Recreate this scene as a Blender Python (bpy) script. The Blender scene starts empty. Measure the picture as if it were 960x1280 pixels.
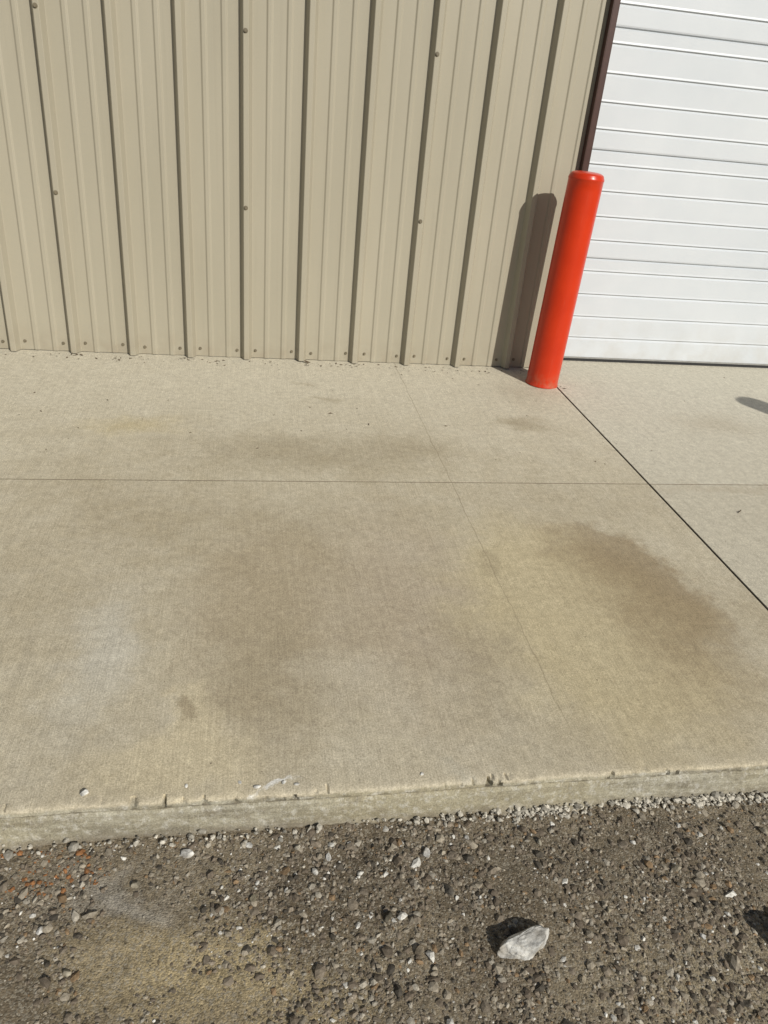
import bpy, bmesh, numpy as np, random
from math import *
from mathutils import Vector, Euler, noise as mnoise
random.seed(7); rng=np.random.default_rng(7)
scn=bpy.context.scene
SL=.03512
EL=radians(32); AZ=radians(28)
YJ=-1.478;JX=1.768
# ------------------------------------------------------------ helpers
def link(o,parent=None):
    scn.collection.objects.link(o)
    if parent: o.parent=parent
    return o
def empty(name,loc=(0,0,0)):
    o=bpy.data.objects.new(name,None);o.location=loc;return link(o)
def mesh_obj(name,verts,faces,mat=None,parent=None,smooth=False):
    me=bpy.data.meshes.new(name);me.from_pydata([tuple(v) for v in verts],[],faces);me.update()
    if mat: me.materials.append(mat)
    if smooth:
        for p in me.polygons:p.use_smooth=True
    return link(bpy.data.objects.new(name,me),parent)
def np_mesh(name,V,F,mat,col=None,smooth=False,parent=None):
    n=F.shape[1];me=bpy.data.meshes.new(name)
    me.vertices.add(len(V));me.vertices.foreach_set('co',V.astype(np.float32).ravel())
    me.loops.add(F.size);me.loops.foreach_set('vertex_index',F.astype(np.int32).ravel())
    me.polygons.add(len(F));me.polygons.foreach_set('loop_start',np.arange(0,F.size,n,dtype=np.int32))
    me.polygons.foreach_set('use_smooth',np.full(len(F),smooth))
    me.update(calc_edges=True);me.validate()
    if col is not None:
        a=me.color_attributes.new('Col','FLOAT_COLOR','POINT');a.data.foreach_set('color',col.astype(np.float32).ravel())
    me.materials.append(mat)
    return link(bpy.data.objects.new(name,me),parent)
def box(name,x0,x1,y0,y1,z0,z1,mat,parent=None,bev=0):
    V=[(x,y,z) for x in(x0,x1) for y in(y0,y1) for z in(z0,z1)]
    F=[(0,1,3,2),(4,6,7,5),(0,4,5,1),(2,3,7,6),(0,2,6,4),(1,5,7,3)]
    o=mesh_obj(name,V,F,mat,parent)
    if bev:
        m=o.modifiers.new('b','BEVEL');m.width=bev;m.segments=2
    return o
class NT:
    def __init__(s,name):
        s.m=bpy.data.materials.new(name);s.m.use_nodes=True;s.t=s.m.node_tree
        s.b=s.t.nodes['Principled BSDF'];s.co=s.n('ShaderNodeTexCoord').outputs['Object']
    def n(s,t,**k):
        n=s.t.nodes.new(t)
        for a,b in k.items(): setattr(n,a,b)
        return n
    def l(s,a,b): s.t.links.new(a,b)
    def put(s,inp,v):
        if isinstance(v,bpy.types.NodeSocket): s.l(v,inp)
        elif v is not None: inp.default_value=v
    def math(s,op,a,b=None,c=None,clamp=False):
        n=s.n('ShaderNodeMath',operation=op,use_clamp=clamp)
        for i,v in enumerate((a,b,c)): s.put(n.inputs[i],v)
        return n.outputs[0]
    def vm(s,op,a,b=None):
        n=s.n('ShaderNodeVectorMath',operation=op)
        s.put(n.inputs[0],a);s.put(n.inputs[1],b)
        return n.outputs['Value'] if op in('LENGTH','DISTANCE') else n.outputs[0]
    def noise(s,scale,vec=None,detail=3,rough=.55,color=False,dist=0):
        n=s.n('ShaderNodeTexNoise');n.inputs['Scale'].default_value=scale;n.inputs['Detail'].default_value=detail
        n.inputs['Roughness'].default_value=rough;n.inputs['Distortion'].default_value=dist
        s.l(vec if vec is not None else s.co,n.inputs['Vector']);return n.outputs['Color' if color else 'Fac']
    def mr(s,v,a,b,c=0.,d=1.,smooth=False):
        n=s.n('ShaderNodeMapRange',interpolation_type='SMOOTHSTEP' if smooth else 'LINEAR')
        s.put(n.inputs[0],v)
        for i,x in enumerate((a,b,c,d)): n.inputs[i+1].default_value=x
        return n.outputs[0]
    def mix(s,f,a,b,mode='MIX'):
        n=s.n('ShaderNodeMix',data_type='RGBA',blend_type=mode)
        s.put(n.inputs['Factor'],f)
        for k,v in(('A',a),('B',b)):
            inp=[i for i in n.inputs if i.name==k and i.type=='RGBA'][0]
            if isinstance(v,tuple): v=v if len(v)==4 else v+(1,)
            s.put(inp,v)
        return [o for o in n.outputs if o.type=='RGBA'][0]
    def scl(s,v,vec=None):
        return s.vm('MULTIPLY',vec if vec is not None else s.co,v)
    def bump(s,h,strength,dist,prev=None):
        n=s.n('ShaderNodeBump');n.inputs['Strength'].default_value=strength;n.inputs['Distance'].default_value=dist
        s.l(h,n.inputs['Height'])
        if prev is not None: s.l(prev,n.inputs['Normal'])
        return n.outputs[0]
    def done(s,col,rough=.6,normal=None,spec=None):
        s.put(s.b.inputs['Base Color'],col if not isinstance(col,tuple) else col+(1,))
        s.put(s.b.inputs['Roughness'],rough)
        if normal is not None: s.l(normal,s.b.inputs['Normal'])
        if spec is not None: s.b.inputs['Specular IOR Level'].default_value=spec
        return s.m
# ------------------------------------------------------------ materials
def mat_concrete():
    t=NT('broomed_concrete')
    wob=t.vm('SCALE',t.vm('SUBTRACT',t.noise(5,detail=3,color=True),(.5,.5,.5)));
    wob.node.inputs['Scale'].default_value=.34
    wob2=t.vm('SCALE',t.vm('SUBTRACT',t.noise(24,detail=5,rough=.75,color=True),(.5,.5,.5)))
    wob2.node.inputs['Scale'].default_value=.11
    P=t.vm('ADD',t.vm('ADD',t.co,wob),wob2)
    P=t.vm('MULTIPLY',P,(1,1,0))
    def ell(cx,cy,rx,ry,inner=.35,outer=1.,rot=0):
        q=t.vm('SUBTRACT',P,(cx,cy,0))
        if rot:
            r=t.n('ShaderNodeVectorRotate',rotation_type='Z_AXIS');t.l(q,r.inputs['Vector']);r.inputs['Angle'].default_value=radians(rot);q=r.outputs[0]
        q=t.vm('DIVIDE',q,(rx,ry,1));d=t.vm('LENGTH',q)
        return t.mr(d,inner,outer,1,0,True)
    sx=t.n('ShaderNodeSeparateXYZ');t.l(t.co,sx.inputs[0]);X,Y,Z=sx.outputs
    big=t.noise(1.3,detail=4,rough=.6); mid=t.noise(7,detail=5,rough=.65)
    c=t.mix(t.mr(big,.35,.65),(.44,.38,.265),(.53,.472,.348))
    c=t.mix(t.mr(mid,.42,.68,0,.45),c,(.59,.54,.425))
    c=t.mix(t.mr(Y,-1.9,-.2,0,.75,True),c,(.60,.555,.44))
    c=t.mix(t.mr(X,1.765,1.775,0,.6),c,(.57,.54,.445))
    c=t.mix(t.mr(Y,-1.5,-1.46,.15,0.),c,(.42,.36,.255))
    def st(m,amt,col):
        nonlocal c
        c=t.mix(t.math('MULTIPLY',m,amt),c,col)
    BR=(.275,.205,.115);DK=(.32,.265,.17);YE=(.58,.50,.335);GR=(.57,.55,.48)
    st(ell(.52,-2.25,.42,.85,.1),.5,(.41,.335,.245))
    st(ell(.10,-2.30,.36,.72,.3),.6,(.375,.305,.20))
    st(ell(.30,-1.22,.85,.28,.05),.5,DK)
    st(ell(.1,-1.75,.9,.25,.05),.2,DK)
    st(ell(.75,-1.1,.3,.25,.1),.35,DK)
    st(ell(1.37,-.84,.22,.13,.05),.6,DK)
    st(ell(.42,-.6,.16,.06,.1),.4,DK)
    st(ell(.33,-.35,.12,.05,.1),.35,DK)
    st(ell(-.48,-.97,.32,.17,.05),.5,(.50,.41,.22))
    st(ell(1.55,-.45,.3,.3,.1),.2,DK)
    st(ell(2.5,-.8,.35,.2,.1),.4,(.42,.36,.26))
    st(ell(2.3,-1.5,.8,.06,.3),.4,(.42,.36,.26))
    st(ell(1.10,-2.38,.50,.80,.45,1.0,-10),.65,(.53,.445,.265))
    core=t.math('MULTIPLY',ell(1.16,-2.35,.46,.74,.84,1.02,-12),t.math('SUBTRACT',1.0,ell(.92,-2.52,.46,.62,.2,1.2,-12),clamp=True))
    st(t.math('MULTIPLY',core,ell(1.38,-2.26,.36,.72,.2,1.15,10)),.75,BR)
    st(ell(1.24,-1.95,.24,.26,.05),.35,BR)
    st(ell(.70,-2.62,.16,.45,.1),.35,DK)
    st(ell(-.36,-2.50,.15,.42,.1),.5,GR)
    st(ell(.12,-2.62,.24,.40,.2),.4,DK)
    st(ell(-.14,-2.89,.27,.13,.2),.7,YE)
    st(ell(-.10,-2.74,.12,.17,.4),.68,YE)
    st(ell(-.125,-2.70,.055,.07,.5,1.0),.75,(.34,.28,.185))
    st(ell(.9,-2.1,.05,.14,.2),.45,DK)
    st(ell(.33,-2.62,.25,.2,.1),.3,(.60,.55,.44))
    st(ell(.10,-2.985,.10,.022,.4),.85,(.76,.75,.70))
    st(ell(.55,-2.97,.12,.03,.2),.4,(.5,.47,.38))
    c=t.mix(1.0,c,t.mix(t.mr(t.noise(38,detail=4,rough=.7),.3,.7),(.85,.845,.84),(1.12,1.12,1.12)),'MULTIPLY')
    bro=t.noise(1,t.scl((260,3,3)),detail=3,rough=.7)
    c=t.mix(1.0,c,t.mix(t.mr(bro,.35,.65),(.925,.92,.915),(1.055,1.055,1.055)),'MULTIPLY')
    grit=t.noise(240,detail=3,rough=.85)
    c=t.mix(1.0,c,t.mix(t.mr(grit,.33,.67),(.66,.65,.63),(1.26,1.27,1.27)),'MULTIPLY')
    v=t.n('ShaderNodeTexVoronoi');v.inputs['Scale'].default_value=24;t.l(P,v.inputs['Vector'])
    pit=t.math('MULTIPLY',t.mr(v.outputs['Distance'],.02,.07,1,0),t.mr(mid,.55,.62))
    c=t.mix(t.math('MULTIPLY',pit,.6),c,(.14,.11,.08))
    cut=t.mr(t.math('ABSOLUTE',t.math('SUBTRACT',Y,YJ)),.0022,.0034,.85,0)
    c=t.mix(cut,c,(.12,.095,.06))
    cut2=t.mr(t.math('ABSOLUTE',t.math('SUBTRACT',X,JX)),.0036,.006,.85,0)
    c=t.mix(cut2,c,(.09,.072,.05))
    hx=t.math('ADD',X,t.math('MULTIPLY',t.math('SUBTRACT',mid,.5),.03))
    hair=t.math('MULTIPLY',t.mr(t.math('ABSOLUTE',t.math('SUBTRACT',hx,.872)),.001,.0028,1,0),t.mr(Y,-2.9,-2.7,0,1))
    c=t.mix(t.math('MULTIPLY',hair,.45),c,(.2,.16,.1))
    # front face
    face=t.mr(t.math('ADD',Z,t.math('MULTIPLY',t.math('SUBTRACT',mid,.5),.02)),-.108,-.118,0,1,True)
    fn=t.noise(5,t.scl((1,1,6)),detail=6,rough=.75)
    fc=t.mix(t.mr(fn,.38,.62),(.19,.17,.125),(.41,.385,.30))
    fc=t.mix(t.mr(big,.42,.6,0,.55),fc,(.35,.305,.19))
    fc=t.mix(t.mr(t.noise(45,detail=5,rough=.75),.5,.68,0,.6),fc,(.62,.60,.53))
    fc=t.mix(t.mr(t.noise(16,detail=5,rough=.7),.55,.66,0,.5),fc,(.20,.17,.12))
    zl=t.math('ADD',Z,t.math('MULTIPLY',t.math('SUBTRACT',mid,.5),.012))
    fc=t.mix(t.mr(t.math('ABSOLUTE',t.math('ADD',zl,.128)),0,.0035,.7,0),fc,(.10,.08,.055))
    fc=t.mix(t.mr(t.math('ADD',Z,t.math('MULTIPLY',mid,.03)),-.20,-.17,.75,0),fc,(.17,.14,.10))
    fc=t.mix(1.0,fc,t.mix(t.mr(grit,.33,.67),(.66,.66,.66),(1.25,1.25,1.25)),'MULTIPLY')
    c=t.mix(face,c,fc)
    nb=t.bump(t.math('ADD',bro,grit),.55,.002)
    return t.done(c,t.mr(mid,.3,.7,.72,.9),nb,.3)
def mat_wall():
    t=NT('tan_painted_steel')
    n1=t.noise(2.5,t.scl((1,1,.35)),detail=3)
    c=t.mix(t.mr(n1,.3,.7),(.33,.30,.225),(.365,.332,.252))
    sx=t.n('ShaderNodeSeparateXYZ');t.l(t.co,sx.inputs[0])
    d=t.math('MULTIPLY',t.mr(sx.outputs[2],0,.16,1,0),t.mr(t.noise(14,detail=4),.35,.7))
    c=t.mix(t.math('MULTIPLY',d,.45),c,(.25,.20,.14))
    streak=t.noise(1,t.scl((45,45,1.1)),detail=3)
    c=t.mix(t.mr(streak,.55,.75,0,.25),c,(.285,.257,.195))
    h=t.math('ADD',t.math('MULTIPLY',t.noise(190,detail=1),.0002),t.math('MULTIPLY',t.noise(3.2,t.scl((1.6,1,.5)),detail=1),.005))
    nb=t.bump(h,1.,1.)
    return t.done(c,.40,nb,.45)
def mat_simple(name,col,rough,var=.12,scale=30,bump=0,bs=100,spec=.5,metal=0):
    t=NT(name)
    a=tuple(x*(1-var) for x in col);b=tuple(min(1,x*(1+var)) for x in col)
    c=t.mix(t.mr(t.noise(scale,detail=3),.3,.7),a,b)
    nb=t.bump(t.noise(bs,detail=3),bump,.002) if bump else None
    t.b.inputs['Metallic'].default_value=metal
    return t.done(c,rough,nb,spec)
def mat_door():
    t=NT('white_door_steel')
    c=t.mix(t.mr(t.noise(3,detail=3),.3,.7),(.545,.575,.595),(.59,.615,.63))
    sx=t.n('ShaderNodeSeparateXYZ');t.l(t.co,sx.inputs[0])
    d=t.math('MULTIPLY',t.mr(sx.outputs[2],0,.35,1,0),t.mr(t.noise(10,detail=5),.4,.7))
    c=t.mix(t.math('MULTIPLY',d,.4),c,(.42,.39,.33))
    h=t.math('ADD',t.math('MULTIPLY',t.noise(1,t.scl((25,25,420)),detail=2),.00022),t.math('MULTIPLY',t.noise(2.2,detail=1),.004))
    return t.done(c,.38,t.bump(h,1.,1.),.5)
def mat_bollard():
    t=NT('orange_plastic')
    c=t.mix(t.mr(t.noise(6,detail=3),.3,.7),(.47,.026,.004),(.54,.034,.005))
    scr=t.noise(1,t.scl((160,160,6)),detail=3)
    c=t.mix(t.mr(scr,.66,.74,0,.25),c,(.6,.18,.10))
    sx=t.n('ShaderNodeSeparateXYZ');t.l(t.co,sx.inputs[0])
    d=t.math('MULTIPLY',t.mr(sx.outputs[2],0,.09,1,0),t.mr(t.noise(30,detail=4),.4,.65))
    c=t.mix(t.math('MULTIPLY',d,.5),c,(.3,.17,.1))
    nb=t.bump(t.noise(160,detail=2),.15,.001)
    return t.done(c,.30,nb,.38)
def mat_ground():
    t=NT('gravel_dirt')
    w=t.vm('SCALE',t.vm('SUBTRACT',t.noise(6,detail=4,color=True),(.5,.5,.5)));w.node.inputs['Scale'].default_value=.4
    P=t.vm('MULTIPLY',t.vm('ADD',t.co,w),(1,1,0))
    c=t.mix(t.mr(t.noise(2.2,detail=5,rough=.65),.35,.65),(.115,.09,.06),(.22,.18,.122))
    def st(cx,cy,rx,ry,a,col,inner=.1):
        nonlocal c
        d=t.vm('LENGTH',t.vm('DIVIDE',t.vm('SUBTRACT',P,(cx,cy,0)),(rx,ry,1)))
        c=t.mix(t.math('MULTIPLY',t.mr(d,inner,1,1,0,True),a),c,col)
    st(-.05,-3.32,.33,.22,.85,(.38,.305,.175))
    st(.12,-3.42,.28,.12,.6,(.35,.28,.165))
    st(.22,-3.20,.18,.16,.65,(.08,.06,.038))
    st(.95,-3.44,.45,.12,.65,(.30,.25,.165))
    st(.75,-3.16,.6,.12,.45,(.095,.077,.055))
    st(-.25,-3.14,.18,.06,.55,(.36,.34,.30))
    c=t.mix(t.mr(t.noise(85,detail=5,rough=.75),.3,.7),t.mix(1.0,c,(.7,.7,.7),'MULTIPLY'),t.mix(1.0,c,(1.7,1.69,1.65),'MULTIPLY'))
    v=t.n('ShaderNodeTexVoronoi');v.inputs['Scale'].default_value=230;t.l(t.co,v.inputs['Vector'])
    vs=t.n('ShaderNodeSeparateXYZ');t.l(v.outputs['Color'],vs.inputs[0])
    c=t.mix(t.mr(vs.outputs[0],.55,.95,0,.75),c,(.36,.32,.245))
    c=t.mix(t.mr(vs.outputs[1],.7,1,0,.6),c,(.055,.045,.03))
    h=t.math('SUBTRACT',t.noise(180,detail=4,rough=.8),t.math('MULTIPLY',v.outputs['Distance'],.5))
    nb=t.bump(h,.9,.004)
    return t.done(c,.92,nb,.15)
def mat_stone(name):
    t=NT(name)
    a=t.n('ShaderNodeAttribute',attribute_name='Col').outputs['Color']
    nz=t.noise(140,detail=3,rough=.7)
    c=t.mix(1.0,a,t.mix(t.mr(nz,.3,.7),(.68,.66,.63),(1.22,1.22,1.22)),'MULTIPLY')
    return t.done(c,.9,t.bump(nz,.5,.002),.15)
M_con=mat_concrete();M_wall=mat_wall();M_door=mat_door();M_bol=mat_bollard();M_gnd=mat_ground();M_st=mat_stone('gravel_stone')
M_trim=mat_simple('brown_trim_paint',(.055,.022,.016),.4)
M_seal=mat_simple('black_rubber',(.015,.015,.015),.7)
M_screw=mat_simple('screw_tan',(.16,.135,.09),.4)
M_steel=mat_simple('galv_steel',(.35,.35,.34),.4,metal=.6)
M_leaf=mat_simple('dry_debris',(.10,.07,.04),.9,.5,60)
M_roof=mat_simple('roof_steel',(.3,.28,.22),.5)
M_joint=mat_simple('joint_dirt',(.06,.048,.035),.95)
# ------------------------------------------------------------ building
B=empty('metal_building')
S=.3048;RH=.042
prof=[(-.006,0),(.010,RH),(.036,RH),(.053,0),(.118,0),(.124,.0055),(.142,.0055),(.148,0),(.212,0),(.218,.0055),(.236,.0055),(.242,0)]
def ribbed(name,x0,x1,z0,z1,parent):
    pts=[];k=floor(x0/S)-1
    while k*S<x1+S:
        for a,h in prof: pts.append((k*S+a,-h))
        k+=1
    def at(x):
        for i in range(len(pts)-1):
            if pts[i][0]<=x<=pts[i+1][0]:
                u=(x-pts[i][0])/(pts[i+1][0]-pts[i][0]);return pts[i][1]*(1-u)+pts[i+1][1]*u
    P=[(x0,at(x0))]+[p for p in pts if x0<p[0]<x1]+[(x1,at(x1))]
    Q=[]
    for i,p in enumerate(P):
        if 0<i<len(P)-1:
            for j,s in((i-1,1),(i+1,1)):
                q=P[j];L=hypot(q[0]-p[0],q[1]-p[1]);e=min(.002,L*.4)/L
                Q.append((p[0]+(q[0]-p[0])*e,p[1]+(q[1]-p[1])*e))
        else: Q.append(p)
    zs=list(np.linspace(z0,z1,24))
    def bz(x): return z0+abs(mnoise.noise(Vector((x*5,3,3))))*.004
    V=[(x,y,z if z>z0 else bz(x)) for z in zs for x,y in Q]+[(x,y+.0015,bz(x)) for x,y in Q]
    n=len(Q);F=[(j*n+i,j*n+i+1,(j+1)*n+i+1,(j+1)*n+i) for j in range(len(zs)-1) for i in range(n-1)]
    o=(len(zs))*n
    F+=[(i+1,i,o+i,o+i+1) for i in range(n-1)]
    return mesh_obj(name,V,F,M_wall,parent)
XL,XR,DX0,DX1,DH=-9.,9.5,1.80,5.45,3.7
ribbed('wall_panel',XL,DX0,.003,4.6,B)
ribbed('wall_panel_right',DX1,XR,.003,4.6,B)
ribbed('wall_panel_header',DX0,DX1,DH,4.6,B)
box('wall_core',XL,DX0-.01,.006,.17,.002,4.6,M_roof,B)
box('wall_core_right',DX1+.01,XR,.006,.17,.002,4.6,M_roof,B)
box('wall_core_header',DX0-.01,DX1+.01,.006,.17,DH+.01,4.6,M_roof,B)
box('side_wall',XL,XL+.1,.17,12,0,4.6,M_wall,B);box('side_wall_r',XR-.1,XR,.17,12,0,4.6,M_wall,B);box('rear_wall',XL+.1,XR-.1,11.9,12,0,4.6,M_wall,B)
mesh_obj('roof',[(XL-.2,-.25,4.605),(XR+.2,-.25,4.605),(XR+.2,6,5.4),(XL-.2,6,5.4),(XL-.2,12.2,4.605),(XR+.2,12.2,4.605)],[(0,1,2,3),(3,2,5,4)],M_roof,B)
def jamb(name,x,sgn):
    box(name+'_face',min(x-.014*sgn,x+.012*sgn),max(x-.014*sgn,x+.012*sgn),-.047,-.044,.004,DH+.03,M_trim,B)
    box(name+'_return',min(x+.0125*sgn,x+.016*sgn),max(x+.0125*sgn,x+.016*sgn),-.047,.165,.004,DH,M_trim,B)
    box(name+'_lip',min(x-.018*sgn,x-.0145*sgn),max(x-.018*sgn,x-.0145*sgn),-.046,-.002,.004,DH+.03,M_trim,B)
jamb('jamb_trim',DX0,1);jamb('jamb_trim_right',DX1,-1)
box('header_trim',DX0+.017,DX1-.017,-.040,.16,DH-.012,DH-.004,M_trim,B)
DY=.172
pr=[]
joints=[.63+.575*k for k in range(-1,6)]
for j in joints:
    if j>.1: pr.extend([(j-.011,0),(j-.007,.006),(j-.003,.012),(j+.001,.012),(j+.003,.002),(j+.010,0)])
    for a in(.10,.23,.365,.50):
        z=j+a
        pr.extend([(z-.013,0),(z-.004,.008),(z+.002,.008),(z+.0045,-.0015),(z+.014,0)])
pr=[p for p in pr if .045<p[0]<3.75];pr=[(.03,0)]+sorted(pr)+[(3.78,0)]
xs=np.linspace(DX0-.1,DX1+.1,8)
V=[(x,DY+d,z) for z,d in pr for x in xs];n=len(xs)
F=[(j*n+i,j*n+i+1,(j+1)*n+i+1,(j+1)*n+i) for j in range(len(pr)-1) for i in range(n-1)]
mesh_obj('garage_door',V,F,M_door,B)
box('door_bottom_rail',DX0-.1,DX1+.1,DY-.004,DY+.03,.024,.034,M_steel,B)
box('door_bottom_seal',DX0-.1,DX1+.1,DY-.001,DY+.03,.005,.0235,M_seal,B)
bm=bmesh.new()
def screw(x,y,z,r=.006):
    a=bmesh.ops.create_cone(bm,cap_ends=True,segments=14,radius1=r*1.5,radius2=r*1.4,depth=.0016)['verts']
    b=bmesh.ops.create_cone(bm,cap_ends=True,segments=6,radius1=r,radius2=r*.9,depth=.006)['verts']
    for v in a: v.co=Vector((v.co.x+x,y-.0008-v.co.z*1,z+v.co.y))
    for v in b: v.co=Vector((v.co.x+x,y-.0045-v.co.z,z+v.co.y))
for k in range(-20,6):
    x=k*S
    for dx in(-.030,.078): screw(x+dx+random.uniform(-.006,.006),0,.045+random.uniform(-.006,.006))
    if k%3==0 and k<6:
        for z in(.80,1.565,2.33,3.1): screw(x+.021,-RH,z+random.uniform(-.01,.01),.0075)
me=bpy.data.meshes.new('screws');bmesh.ops.recalc_face_normals(bm,faces=bm.faces);bm.to_mesh(me);bm.free();me.materials.append(M_screw);link(bpy.data.objects.new('screws',me),B)
# ------------------------------------------------------------ slab
EDGE=-3.0
def slab_part(V,F,x0,x1,y0,y1,front,ez):
    dxs=.005 if front and x0<3 else .25
    fine=[x for x in np.arange(max(x0,-1.6),min(x1,2.6),dxs)] if front else []
    xs=sorted(set([x0,x0+.0025,x1-.0025,x1]+[float(a) for a in fine if x0+.01<a<x1-.01]+[float(a) for a in np.arange(x0+.3,x1-.1,.4)]))
    rows=[(y1,-.05),(y1,-ez),(y1-ez,0)]
    for y in np.linspace(y1-.01,y0+.08,6): rows.append((y,0))
    if front:
        rows+=[(y0+.04,0),(y0+.022,0),(y0+.012,-.0004),(y0+.006,-.0014),(y0+.002,-.0035),(y0,-.007),(y0-.0005,-.011)]
        rows+=[(y0-.001-.003*i/30,-.011-.17*i/30) for i in range(1,31)]
    else: rows+=[(y0+ez,0),(y0,-ez),(y0,-.05)]
    base=len(V);n=len(xs)
    for ri,(y,dz) in enumerate(rows):
        for xi,x in enumerate(xs):
            yy,z=y,SL*y+dz
            if front and y<y0+.023:
                w=min(1,(y0+.023-y)/.018)
                nn=mnoise.noise(Vector((x*1.2,0,1)))*.006+mnoise.noise(Vector((x*8,dz*14,5)))*.0025
                rg=mnoise.noise(Vector((x*60,dz*60,9)))*.0017+mnoise.noise(Vector((x*150,dz*150,4)))*.0015
                cn=mnoise.noise(Vector((x*4,7,2)))*.5+mnoise.noise(Vector((x*45,yy*30,2)))+.6*mnoise.noise(Vector((x*120,dz*100,2)))
                chip=max(0,cn-.34)*.03 if dz>-.02 else 0
                yy+=w*nn+rg*w+chip*w; z-=chip*w*.5
                if -.030<dz<-.019: yy+=.0055
                if dz<-.09: yy-=max(0,mnoise.noise(Vector((x*9,dz*14,31)))+.5*mnoise.noise(Vector((x*40,dz*45,31)))+(.12 if x>.5 else 0))*.026*min(1,(-.09-dz)/.02)
            if xi in(0,n-1): z-=.003
            V.append((x,yy,z))
    F+=[(base+j*n+i,base+(j+1)*n+i,base+(j+1)*n+i+1,base+j*n+i+1) for j in range(len(rows)-1) for i in range(n-1)]
V=[];F=[]
g=.0014
for x0,x1 in((-12,JX-.003),(JX+.003,7.5)):
    slab_part(V,F,x0,x1,YJ+g,.6,False,.0008)
    slab_part(V,F,x0,x1,EDGE,YJ-g,True,.0008)
slab=mesh_obj('concrete_slab',V,F,M_con,None,True)
slab.data.set_sharp_from_angle(angle=radians(35))
box('joint_filler',-12,7.5,EDGE+.05,.6,-.5,-.4,M_joint,slab)
mesh_obj('joint_dirt',[(JX-.02,EDGE+.02,SL*EDGE-.012),(JX+.02,EDGE+.02,SL*EDGE-.012),(JX+.02,.6,SL*.6-.012),(JX-.02,.6,SL*.6-.012)],[(0,1,2,3)],M_joint,slab)
mesh_obj('sawcut_dirt',[(-12,YJ-.02,SL*YJ-.007),(7.5,YJ-.02,SL*YJ-.007),(7.5,YJ+.02,SL*YJ-.0065),(-12,YJ+.02,SL*YJ-.0065)],[(0,1,2,3)],M_joint,slab)
# ------------------------------------------------------------ bollards
def bollard(name,x,y,z0):
    R=.0895
    pf=[(R+.004,0),(R+.004,.004),(R+.0005,.010),(R,.03)]+[(R,.03+i*.1) for i in range(1,11)]+[(R,1.080),(R+.0015,1.082),(R+.0022,1.086),(R+.0008,1.092),(R-.003,1.100)]
    for i in range(1,13):
        a=i/12*pi/2; pf.append(((R-.004)*cos(a)**.55,1.101+.020*sin(a)))
    n=64;V=[(r*cos(2*pi*i/n),r*sin(2*pi*i/n),z) for r,z in pf for i in range(n)]
    F=[(j*n+i,j*n+(i+1)%n,(j+1)*n+(i+1)%n,(j+1)*n+i) for j in range(len(pf)-1) for i in range(n)]
    o=mesh_obj(name,V,F,M_bol,None,True);o.location=(x,y,z0);return o
b1=bollard('bollard',1.694,-.255,SL*-.255-.001);b1.rotation_euler=(0,radians(1.7),0)
L=1.11/tan(EL);tip=(2.865,-.375)
bx,by=tip[0]+L*sin(AZ),tip[1]-L*cos(AZ)
bollard('bollard',bx,by,SL*by)  # added out of view, only to drop a rounded shadow tip on the slab
# ------------------------------------------------------------ ground
def hgt(x,y):
    h=mnoise.noise(Vector((x*1.7,y*1.7,0)))*.012+mnoise.noise(Vector((x*7,y*7,3)))*.006+mnoise.noise(Vector((x*25,y*25,7)))*.0035+mnoise.noise(Vector((x*70,y*70,11)))*.0025
    return h-.212
gx=np.concatenate([[-400,-100,-30,-10,-5],np.arange(-2.2,3.2,.010),[6,12,30,100,400]])
gy=np.concatenate([[-400,-100,-30,-12,-6.5],np.arange(-5,-2.96,.010),[-2.8,0,12,40,120,400]])
nx,ny=len(gx),len(gy)
V=np.zeros((ny*nx,3));k=0
for y in gy:
    for x in gx:
        V[k]=(x,y,hgt(x,y) if(-2.2<=x<3.3 and -5<=y<-2.9) else -.212);k+=1
idx=np.arange(ny*nx).reshape(ny,nx)
F=np.stack([idx[:-1,:-1],idx[:-1,1:],idx[1:,1:],idx[1:,:-1]],-1).reshape(-1,4)
np_mesh('ground',V,F,M_gnd,smooth=True)
bm=bmesh.new();bmesh.ops.create_icosphere(bm,subdivisions=1,radius=1);IV=np.array([v.co for v in bm.verts]);IF=np.array([[v.index for v in f.verts] for f in bm.faces]);bm.free()
def rocks_mesh(name,P,Sz,cols,jit=.28,parent=None):
    N=len(P);v=IV[None]*(1+rng.uniform(-jit,jit,(N,len(IV),1)))
    sc=Sz[:,None]*rng.uniform(.6,1.3,(N,3));sc[:,2]*=.62
    v=v*sc[:,None,:]
    a=rng.uniform(0,2*pi,N);t=rng.normal(0,.3,N)
    c,s=np.cos(t)[:,None],np.sin(t)[:,None];y=v[:,:,1]*c-v[:,:,2]*s;z=v[:,:,1]*s+v[:,:,2]*c;v[:,:,1]=y;v[:,:,2]=z
    c,s=np.cos(a)[:,None],np.sin(a)[:,None];x=v[:,:,0]*c-v[:,:,1]*s;y=v[:,:,0]*s+v[:,:,1]*c;v[:,:,0]=x;v[:,:,1]=y
    v+=P[:,None,:]
    F=(IF[None]+np.arange(N)[:,None,None]*len(IV)).reshape(-1,3)
    C=np.ones((N,len(IV),4));C[:,:,:3]=cols[:,None,:]
    return np_mesh(name,v.reshape(-1,3),F,M_st,C.reshape(-1,4),parent=parent)
N1,N2=46000,18000
xy=np.concatenate([np.stack([rng.uniform(-.75,1.75,N1),rng.uniform(-3.75,-3.012,N1)],1),np.stack([rng.uniform(-2.2,3.2,N2),rng.uniform(-5,-3.012,N2)],1)])
sz=np.clip(rng.lognormal(log(.0030),.54,len(xy)),.0014,.013)
keep=np.array([mnoise.noise(Vector((x*3.5,y*3.5,20)))+mnoise.noise(Vector((x*11,y*11,8)))*.6+random.uniform(-.4,.7)-.75*max(0,1-hypot((x+.05)/.38,(y+3.34)/.2))>0 for x,y in xy])
xy,sz=xy[keep],sz[keep]
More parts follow.
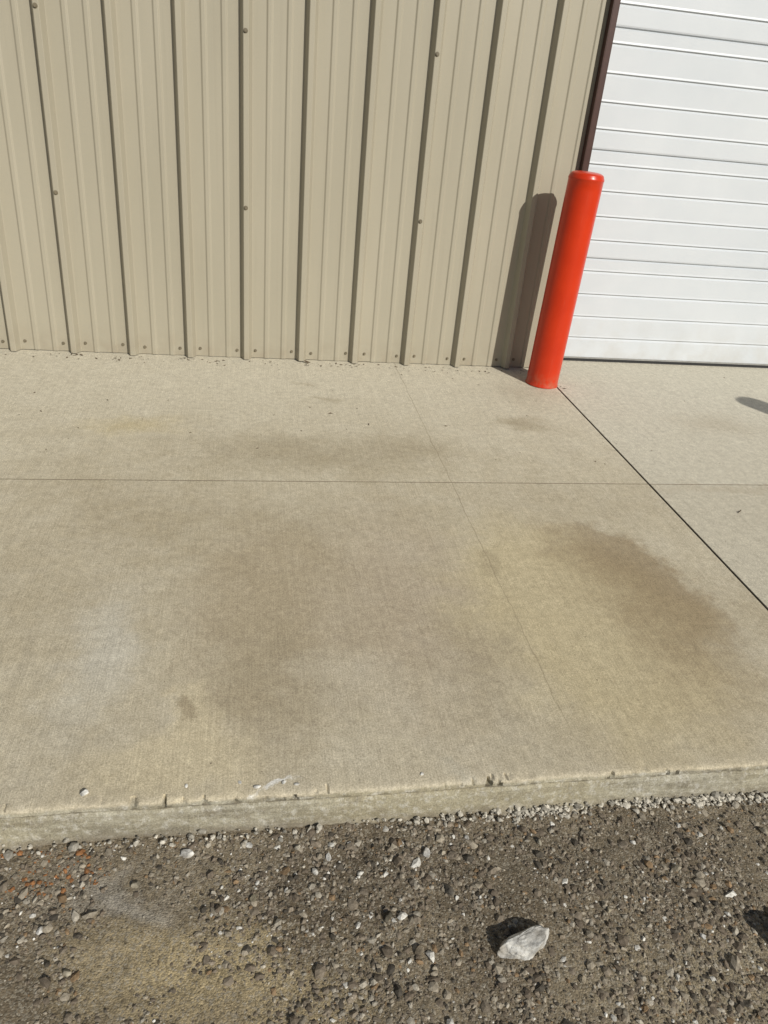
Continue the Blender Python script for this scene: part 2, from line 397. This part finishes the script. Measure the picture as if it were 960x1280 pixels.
P=np.array([(x,y,hgt(x,y)+s*random.uniform(-.25,.15)) for (x,y),s in zip(xy,sz)])
pal=np.array([(.215,.18,.135),(.15,.122,.09),(.30,.262,.20),(.085,.074,.058),(.37,.335,.27),(.24,.165,.095),(.60,.58,.52)])
ci=rng.choice(len(pal),len(P),p=[.28,.24,.18,.12,.10,.05,.03])
cols=pal[ci]*rng.uniform(.75,1.2,(len(P),1))
rust=((np.abs(P[:,0]+.42)<.16)&(np.abs(P[:,1]+3.07)<.06)&(rng.random(len(P))<.18));cols[rust]=np.array((.29,.14,.06))*rng.uniform(.7,1.2,(rust.sum(),1))
rocks_mesh('gravel',P,sz,cols)
N3=3200
x3=np.concatenate([rng.uniform(.5,2.2,2700),rng.uniform(-1.5,.5,500)])
y3=-3.006-np.abs(rng.normal(0,.013,N3));s3=np.clip(rng.lognormal(log(.0034),.5,N3),.0014,.010)
k3=np.array([mnoise.noise(Vector((x*6,5,5)))+random.uniform(-.3,.45)>0 for x in x3]);x3,y3,s3=x3[k3],y3[k3],s3[k3]
P3=np.array([(x,y,hgt(x,y)+.016*random.random()*max(0.2,1-(-3.006-y)/.03)+s*.2) for x,y,s in zip(x3,y3,s3)])
rocks_mesh('aggregate_spill',P3,s3,np.array((.47,.44,.37))*rng.uniform(.45,1.35,(len(P3),1)))
def rock(name,x,y,z,sx,sy,sz,rot,col,seed,sub=3,rg=1.):
    bm=bmesh.new();bmesh.ops.create_icosphere(bm,subdivisions=sub,radius=1)
    r=random.Random(seed);pl=[(Vector((r.gauss(0,1),r.gauss(0,1),r.gauss(0,1))).normalized(),r.uniform(.55,.8)) for _ in range(11)]
    for v in bm.verts:
        p=v.co.copy()
        for nrm,d in pl:
            e=p.dot(nrm)-d
            if e>0:p-=nrm*e*.9
        p*=1+(mnoise.noise(v.co*2.3+Vector((seed,0,0)))*.12+mnoise.noise(v.co*6+Vector((0,seed,0)))*.05)*rg
        v.co=Vector((p.x*sx,p.y*sy,p.z*sz))
    me=bpy.data.meshes.new(name);bm.to_mesh(me)
    at=me.color_attributes.new('Col','FLOAT_COLOR','POINT')
    for i,v in enumerate(bm.verts):
        q=.85+.5*mnoise.noise(v.co*45);d=max(0,mnoise.noise(v.co*28+Vector((4,seed,0))))*1.1
        b=(col[0]*q,col[1]*q,col[2]*q*.98);at.data[i].color=(b[0]*(1-d)+.26*d,b[1]*(1-d)+.22*d,b[2]*(1-d)+.16*d,1)
    bm.free();me.materials.append(M_st)
    o=link(bpy.data.objects.new(name,me));o.location=(x,y,z);o.rotation_euler=(r.uniform(-.15,.15),r.uniform(-.15,.15),rot);return o
W=(.60,.585,.55)
rock('rock',.604,-3.340,hgt(.6,-3.335)+.012,.062,.032,.031,radians(20),(.55,.54,.51),8,5,1.1)
for i,(x,y,s,c) in enumerate([(-.094,-3.050,.017,W),(.443,-3.103,.014,W),(.04,-3.045,.010,W),(.34,-3.15,.009,W),(.475,-3.20,.016,(.10,.09,.075)),(1.02,-3.20,.014,(.28,.25,.19)),(.22,-3.09,.010,W),(1.19,-3.33,.010,W),(-.37,-3.21,.010,W),(.95,-3.12,.008,W),(.38,-3.33,.012,(.18,.15,.11)),(.05,-3.18,.011,(.27,.24,.17)),(-.2,-3.12,.012,(.3,.27,.21)),(.72,-3.10,.009,(.36,.33,.26)),(1.3,-3.12,.012,(.28,.25,.19)),(.15,-3.06,.009,(.45,.42,.35)),(.55,-3.07,.008,W),(.82,-3.28,.010,(.3,.26,.19)),(.33,-3.25,.013,(.09,.08,.06)),(-.3,-3.3,.010,(.4,.36,.28)),(.7,-3.42,.009,(.35,.3,.22)),(1.0,-3.36,.008,W)]):
    rock('rock',x,y,hgt(x,y)+s*.25,s,s*.75,s*.65,i*1.3,c,20+i,3)
rock('rock',1.210,-3.460,hgt(1.2,-3.455)+.030,.062,.052,.070,.5,(.3,.27,.22),77,4)  # unseen rock added beyond the right edge to shade the gravel corner
rock('mortar_crumb',-.32,-2.965,SL*-2.965+.004,.010,.007,.009,.3,(.7,.69,.65),91,3)
for i,(x,s) in enumerate([(.06,.006),(.12,.0045),(.02,.004),(.15,.005),(.45,.004),(-.1,.004)]):
    rock('mortar_crumb',x,-2.975+.008*(i%3),SL*-2.97+s*.3,s*1.6,s,s*.6,i,(.72,.71,.67),95+i,2)
# debris on slab
bm=bmesh.new()
def bit(x,y,s):
    a=random.uniform(0,pi*2);h=random.uniform(.3,.9);n=random.choice([4,5,6])
    z=SL*y+.0012
    vs=[bm.verts.new((x+s*cos(a)*cos(q)-s*h*.5*sin(a)*sin(q),y+s*sin(a)*cos(q)+s*h*.5*cos(a)*sin(q),z+random.uniform(0,.5)*s)) for q in [2*pi*i/n+random.uniform(-.2,.2) for i in range(n)]]
    bm.faces.new(vs)
for _ in range(170):
    bit(random.uniform(-1.7,1.75),-.045-abs(random.gauss(0,.05)),random.uniform(.003,.011))
for _ in range(110):
    bit(random.uniform(-1.3,3),-random.uniform(.05,1.3),random.uniform(.002,.0075))
for _ in range(60):
    bit(random.uniform(-.6,2.5),-random.uniform(1.3,2.95),random.uniform(.001,.0032))
for x,y,s in [(.43,-.78,.014),(.60,-.9,.013),(.36,-.06,.026),(1.80,-.34,.015),(1.79,-.31,.010),(-.33,-.06,.016),(-.1,-.07,.014),(2.06,-1.72,.02),(-.62,-.68,.009),(1.40,-.10,.012),(1.3,-.32,.008),(.98,-.9,.010),(-.9,-.05,.02),(-.85,-.06,.016)]:
    bit(x,y,s)
me=bpy.data.meshes.new('leaf_litter');bm.to_mesh(me);bm.free();me.materials.append(M_leaf);link(bpy.data.objects.new('leaf_litter',me))
# ------------------------------------------------------------ light
w=bpy.data.worlds.new("World");scn.world=w;w.use_nodes=True
sky=w.node_tree.nodes.new('ShaderNodeTexSky');sky.sky_type='NISHITA';sky.sun_disc=False;sky.sun_elevation=EL;sky.sun_rotation=pi-AZ
bg=w.node_tree.nodes['Background'];bg.inputs['Strength'].default_value=.062;w.node_tree.links.new(sky.outputs[0],bg.inputs[0])
sd=bpy.data.lights.new('sun','SUN');sd.energy=4.1;sd.angle=radians(.53);sd.color=(1,.965,.90)
so=link(bpy.data.objects.new('sun',sd));ts=Vector((sin(AZ)*cos(EL),-cos(AZ)*cos(EL),sin(EL)));so.rotation_euler=ts.to_track_quat('Z','Y').to_euler();so.location=(3,-8,6)
# ------------------------------------------------------------ camera
cd=bpy.data.cameras.new('camera');cd.sensor_fit='VERTICAL';cd.sensor_height=24;cd.lens=941.2/1280*24;cd.clip_end=2000;cd.clip_start=.02
co=link(bpy.data.objects.new('camera',cd));co.location=(.04196,-4.22135,1.28728);co.rotation_euler=Euler((1.08274,-.08418,-.15528),'XYZ');scn.camera=co
scn.view_settings.view_transform='Standard';scn.view_settings.look='None';scn.view_settings.exposure=0
